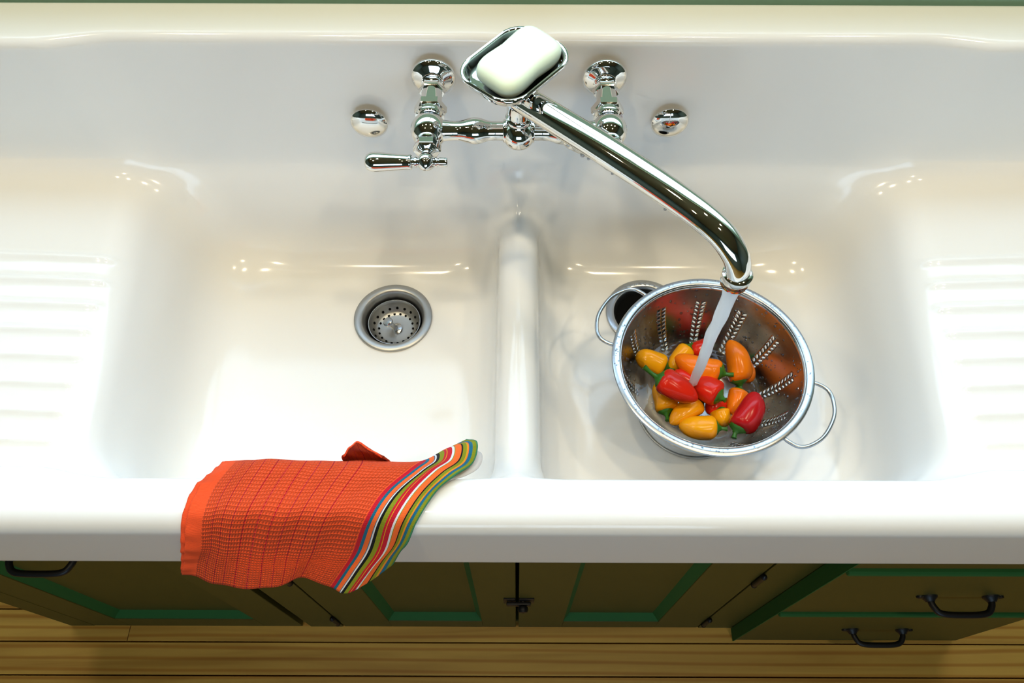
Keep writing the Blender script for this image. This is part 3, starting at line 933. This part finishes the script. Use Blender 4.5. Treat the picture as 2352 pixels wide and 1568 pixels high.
ROWS = [
 [(-.311, -.4200, .845), (-.300, -.42, .845), (-.2612, -.421, .845), (-.2099, -.421, .845), (-.1588, -.420, .845), (-.118, -.421, .852), (-.0880, -.408, .868), (-.0560, -.396, .880)],
 [(-.3125, -.4270, .885), (-.296, -.427, .885), (-.2612, -.4265, .885), (-.2099, -.4265, .885), (-.1588, -.4260, .885), (-.1060, -.4280, .893), (-.0721, -.4141, .900), (-.0429, -.4085, .902)],
 [(-.3090, -.4330, .902), (-.293, -.432, .904), (-.2605, -.4305, .904), (-.2095, -.4315, .904), (-.1580, -.4310, .904), (-.1030, -.4350, .910), (-.0725, -.4328, .913), (-.0467, -.4317, .905)],
 [(-.3135, -.4490, .9135), (-.296, -.4440, .9160), (-.2585, -.4382, .918), (-.2087, -.4410, .917), (-.1570, -.4420, .918), (-.1119, -.4448, .917), (-.0872, -.4461, .917), (-.0642, -.4508, .917)],
 [(-.3241, -.4660, .916), (-.308, -.4655, .9165), (-.2703, -.4637, .9175), (-.2207, -.4646, .917), (-.1720, -.4660, .9175), (-.1366, -.4674, .917), (-.1079, -.4683, .9165), (-.0823, -.4683, .916)],
 [(-.3301, -.4945, .9135), (-.314, -.4945, .913), (-.2814, -.4935, .913), (-.2342, -.4950, .912), (-.1882, -.4950, .913), (-.1539, -.4960, .912), (-.1246, -.4960, .912), (-.0994, -.4950, .911)],
 [(-.3363, -.5145, .890), (-.322, -.5150, .8840), (-.2968, -.5155, .8707), (-.2542, -.516, .8640), (-.2095, -.5155, .8640), (-.1721, -.5160, .8672), (-.1389, -.5155, .8720), (-.1105, -.5120, .8940)],
 [(-.3480, -.5210, .858), (-.334, -.5225, .857), (-.3050, -.5285, .8470), (-.2580, -.5325, .850), (-.2175, -.5265, .851), (-.1850, -.5310, .850), (-.1560, -.5320, .852), (-.1190, -.5190, .882)],
 [(-.3607, -.5300, .8265), (-.3455, -.5320, .8260), (-.3134, -.5405, .8221), (-.2620, -.5455, .8352), (-.2255, -.5355, .8392), (-.1986, -.5440, .8321), (-.1726, -.5485, .8325), (-.1277, -.5280, .8683)],
]
def towel_grid(rows, us, per=9, dz=None):
    R = [spline([(*p, u) for p, u in zip(r, us)], per) for r in rows]
    cols = len(R[0])
    out = [spline([R[i][c] for i in range(len(R))], per) for c in range(cols)]
    nv = len(out[0])
    V, UV, F = [], [], []
    for c in range(cols):
        for r in range(nv):
            p = out[c][r]; u = p[3]; v = r / (nv - 1)
            w = .0009 * math.sin(u * 38 + v * 9) * min(1, v * 2) + .0011 * math.sin(v * 75 + 4 * u) * math.exp(-(u / .045) ** 2)
            q = (p[0], p[1] - w, p[2] + abs(w) * .5)
            V.append(q if dz is None else tuple(a + b for a, b in zip(q, dz)))
            UV.append((u, v))
    for c in range(cols - 1):
        for r in range(nv - 1): F.append((c * nv + r, (c + 1) * nv + r, (c + 1) * nv + r + 1, c * nv + r + 1))
    return V, UV, F
def cloth(name, rows, us, parent, th=.0022, dz=None):
    V, UV, F = towel_grid(rows, us, dz=dz)
    o = mesh_obj(name, V, F, M['towel'], parent, True)
    l = o.data.uv_layers.new(name='cloth')
    for lp in o.data.loops: l.data[lp.index].uv = UV[lp.vertex_index]
    s = o.modifiers.new('thick', 'SOLIDIFY'); s.thickness = th; s.offset = 0
    return o
tw = empty('dish_towel', (-.22, -.515, .72))
tag(tw, 'orange waffle weave towel with colourful stripes draped over the front rim of the sink', 'towel')
cloth('top_layer', ROWS, TU, tw)
# lower half of the folded towel peeks out beside the hem
OFF = [.002, .003, .004, .0055, .0058, .0055, .0040, .0020]
low = [[(x - of, y_ + .0016, z - .0018) for (x, y_, z) in r[:4]] for r, of in zip(ROWS[1:], OFF)]
cloth('lower_layer', low, TU[:4], tw, .0012)
edge = spline([(-.0555, -.4100, .893), (-.0420, -.4150, .897), (-.0445, -.4300, .899), (-.0560, -.4430, .906), (-.0690, -.4530, .9135)], 6)
under = [(p[0] + .0045 * math.sin(math.pi * k / (len(edge) - 1)), p[1] - .0020 * math.sin(math.pi * k / (len(edge) - 1)), p[2] - .004) for k, p in enumerate(edge)]
inner = [(p[0] - .006, p[1], p[2] - .001) for p in edge]
V = [tuple(p) for p in inner] + under; n = len(edge)
uo = mesh_obj('pale_underside', V, [(k, k + 1, n + k + 1, n + k) for k in range(n - 1)], M['towel_back'], tw)
uo.modifiers.new('thick', 'SOLIDIFY').thickness = .0012
# corner of the folded end sticking up behind the rim
V = [(-.188, -.431, .905), (-.170, -.425, .921), (-.163, -.424, .9245), (-.156, -.426, .9225), (-.135, -.434, .908), (-.185, -.433, .890), (-.135, -.436, .890)]
cr_rows = [[(-.186, -.4250, .885), (-.172, -.4235, .885), (-.158, -.4230, .885), (-.136, -.4260, .885)],
           [(-.185, -.4275, .905), (-.172, -.4240, .910), (-.158, -.4230, .911), (-.138, -.4280, .906)],
           [(-.182, -.4290, .913), (-.1715, -.4210, .925), (-.163, -.4195, .926), (-.142, -.4295, .912)]]
cloth('folded_corner', cr_rows, [.1, .3, .4, .6], tw, .002)

# ------------------------------------------------------------------ cabinets under the sink
DY = -.450
def pull(cx_, cz_, y0, parent, w=.123):
    g = G()
    h = w / 2
    for s in (-1, 1):
        g.lathe([(0, .0125), (.0025, .0120), (.006, .0085), (.009, .0065)], (cx_ + s * (h - .014), y0, cz_), (0, -1, 0), 18)
        g.lathe([(0, .006), (.003, .0055), (.004, .0035)], (cx_ + s * h, y0, cz_), (0, -1, 0), 12)
        g.box((cx_ + s * (h - .018), y0, cz_ - .0055), (cx_ + s * (h + .002), y0 - .003, cz_ + .0055), .001)
    pts = spline([(cx_ - h + .014, y0 - .004, cz_), (cx_ - h + .017, y0 - .016, cz_), (cx_ - h + .028, y0 - .026, cz_ - .001), (cx_, y0 - .028, cz_ - .001), (cx_ + h - .028, y0 - .026, cz_ - .001), (cx_ + h - .017, y0 - .016, cz_), (cx_ + h - .014, y0 - .004, cz_)], 6)
    g.tube(pts, .0050, 12)
    o = g.build('drawer_pull', M['iron'], None)
    o.parent = parent; o.matrix_parent_inverse = parent_inv(parent)
    return o
def parent_inv(p):
    # a mesh parent sits at the origin of its own empty's frame: cancel that empty's offset chain
    return Matrix.Identity(4)

def panel_door(name, x0, x1, z0, z1, yf, st, rl_b, rl_t, parent, th=.024, rec=.016):
    """frame-and-panel front: stiles and rails (inner edge in the daylit green) and a recessed panel"""
    g = G()
    g.box((x0, yf, z0), (x0 + st[0], yf + th, z1), .0012).box((x1 - st[1], yf, z0), (x1, yf + th, z1), .0012)
    g.box((x0 + st[0], yf, z0), (x1 - st[1], yf + th, z0 + rl_b), .0008).box((x0 + st[0], yf, z1 - rl_t), (x1 - st[1], yf + th, z1), .0008)
    o = g.build(name, M['cab'], parent, smooth=False)
    a, b, c, d = x0 + st[0], x1 - st[1], z0 + rl_b, z1 - rl_t
    k = .012
    V = [(a, yf + .0015, c), (b, yf + .0015, c), (b, yf + .0015, d), (a, yf + .0015, d), (a + k, yf + rec, c + k), (b - k, yf + rec, c + k), (b - k, yf + rec, d - k), (a + k, yf + rec, d - k)]
    V += [(p[0], yf + th - .001, p[2]) for p in V[:4]] + [(p[0], yf + th - .001, p[2]) for p in V[4:8]]
    F = [(0, 1, 5, 4), (1, 2, 6, 5), (2, 3, 7, 6), (3, 0, 4, 7), (8, 9, 13, 12), (9, 10, 14, 13), (10, 11, 15, 14), (11, 8, 12, 15)]
    for e0, e1 in ((0, 1), (1, 2), (2, 3), (3, 0)): F += [(e0, e1, e1 + 8, e0 + 8), (e0 + 4, e1 + 4, e1 + 12, e0 + 12)]
    mo = mesh_obj('moulding', V, F, M['cab_daylit'], None, False); mo.parent = o
    pn = G().box((a + .002, yf + rec, c + .002), (b - .002, yf + th - .002, d - .002)).build('panel', M['cab'], None, smooth=False); pn.parent = o
    return o
TOPZ = .759
# middle cabinet with a pair of doors
cm = empty('sink_cabinet', (0, -.25, 0))
tag(cm, 'dark olive base cabinet with paired panel doors and iron latch beneath the bowls', 'cabinet')
g = G()
g.box((-.430, DY, 0), (-.362, DY + .022, TOPZ), .001).box((.377, DY, 0), (.4455, DY + .022, TOPZ), .001)
g.box((-.362, DY, .700), (.377, DY + .022, TOPZ), .001).box((-.43, DY + .022, 0), (-.41, -.02, .66)).box((.4255, DY + .022, 0), (.4455, -.02, .66)).box((-.41, DY + .012, .0), (.4255, -.02, .018))
g.build('carcass', M['cab'], cm, smooth=False)
dl = panel_door('door', -.3585, -.0028, .004, .697, DY, (.100, .068), .062, .07, cm)
dr = panel_door('door', .0028, .3735, .004, .697, DY, (.090, .090), .062, .07, cm)
for d_, x_, sg in ((dl, -.361, 1), (dr, .376, -1)):
    for z_ in (.085, .455):
        g = G().tube([(x_, DY - .004, z_ - .026), (x_, DY - .004, z_ + .026)], .0042, 12)
        g.lathe([(0, .003), (.004, .0052), (.008, .003), (.010, 0)], (x_, DY - .004, z_ + .024), (0, 0, 1), 12, cap=False)
        g.lathe([(0, .003), (.004, .0052), (.008, .003), (.010, 0)], (x_, DY - .004, z_ - .024), (0, 0, -1), 12, cap=False)
        o = g.build('hinge', M['iron'], None); o.parent = d_
g = G().box((-.024, DY - .0025, .262), (-.003, DY, .300), .001).box((.003, DY - .0025, .262), (.030, DY, .300), .001)
g.box((-.019, DY - .010, .274), (.024, DY - .004, .288), .0015)
g.lathe([(0, .005), (.008, .0042), (.011, .0085), (.016, .0095), (.020, .0075), (.0215, 0)], (.010, DY - .001, .281), (0, -1, 0), 18, cap=False)
o = g.build('latch', M['iron'], None); o.parent = dr

# cabinet with one wide panel door and a long pull
cl = empty('side_cabinet', (-.68, -.25, 0))
tag(cl, 'dark olive base cabinet with one wide recessed panel, beside the hanging towel', 'cabinet')
g = G()
g.box((-.930, DY, 0), (-.880, DY + .022, TOPZ), .001).box((-.93, DY, .72), (-.446, DY + .022, TOPZ), .001)
g.box((-.93, DY + .022, 0), (-.91, -.02, TOPZ)).box((-.466, DY + .03, 0), (-.446, -.02, .66)).box((-.91, DY + .012, 0), (-.466, -.02, .018))
g.build('carcass', M['cab'], cl, smooth=False)
d_ = panel_door('door', -.878, -.446, .004, .715, DY, (.075, .078), .075, .075, cl)
o = pull(-.693, .545, DY + .011, d_)

# drawer cabinet standing proud of the doors
QY = -.475
cr = empty('drawer_cabinet', (.675, -.25, 0))
tag(cr, 'dark olive drawer cabinet standing proud of the doors, with two iron pulls', 'cabinet')
g = G()
g.box((.4475, QY + .012, 0), (.467, DY + .03, TOPZ), .001).box((.4475, DY + .03, 0), (.467, -.02, .66)).box((.883, QY + .012, 0), (.9015, -.02, TOPZ), .001).box((.467, QY + .022, 0), (.883, -.02, .02)).box((.467, QY + .02, .655), (.883, QY + .04, TOPZ))
g.build('carcass', M['cab'], cr, smooth=False)
for za, zc in ((.012, .300), (.318, .606), (.628, .745)):
    o = G().box((.4475, QY, za), (.9015, QY + .020, zc), .0025).build('drawer', M['cab'], cr, smooth=False)
    # bead along the drawer front's top edge, daylight put into its green
    b_ = G().box((.4475, QY - .006, zc), (.9015, QY + .018, zc + .014), .004).build('bead', M['cab_daylit'], None, smooth=False); b_.parent = o
    if zc < .7:
        pull(.6835, .146 if za < .1 else .4528, QY, o)
# side cheek of the proud cabinet
G().box((.4455, QY - .001, .0), (.4475, DY - .0005, TOPZ)).build('side_edge', M['cab_daylit'], cr, smooth=False)
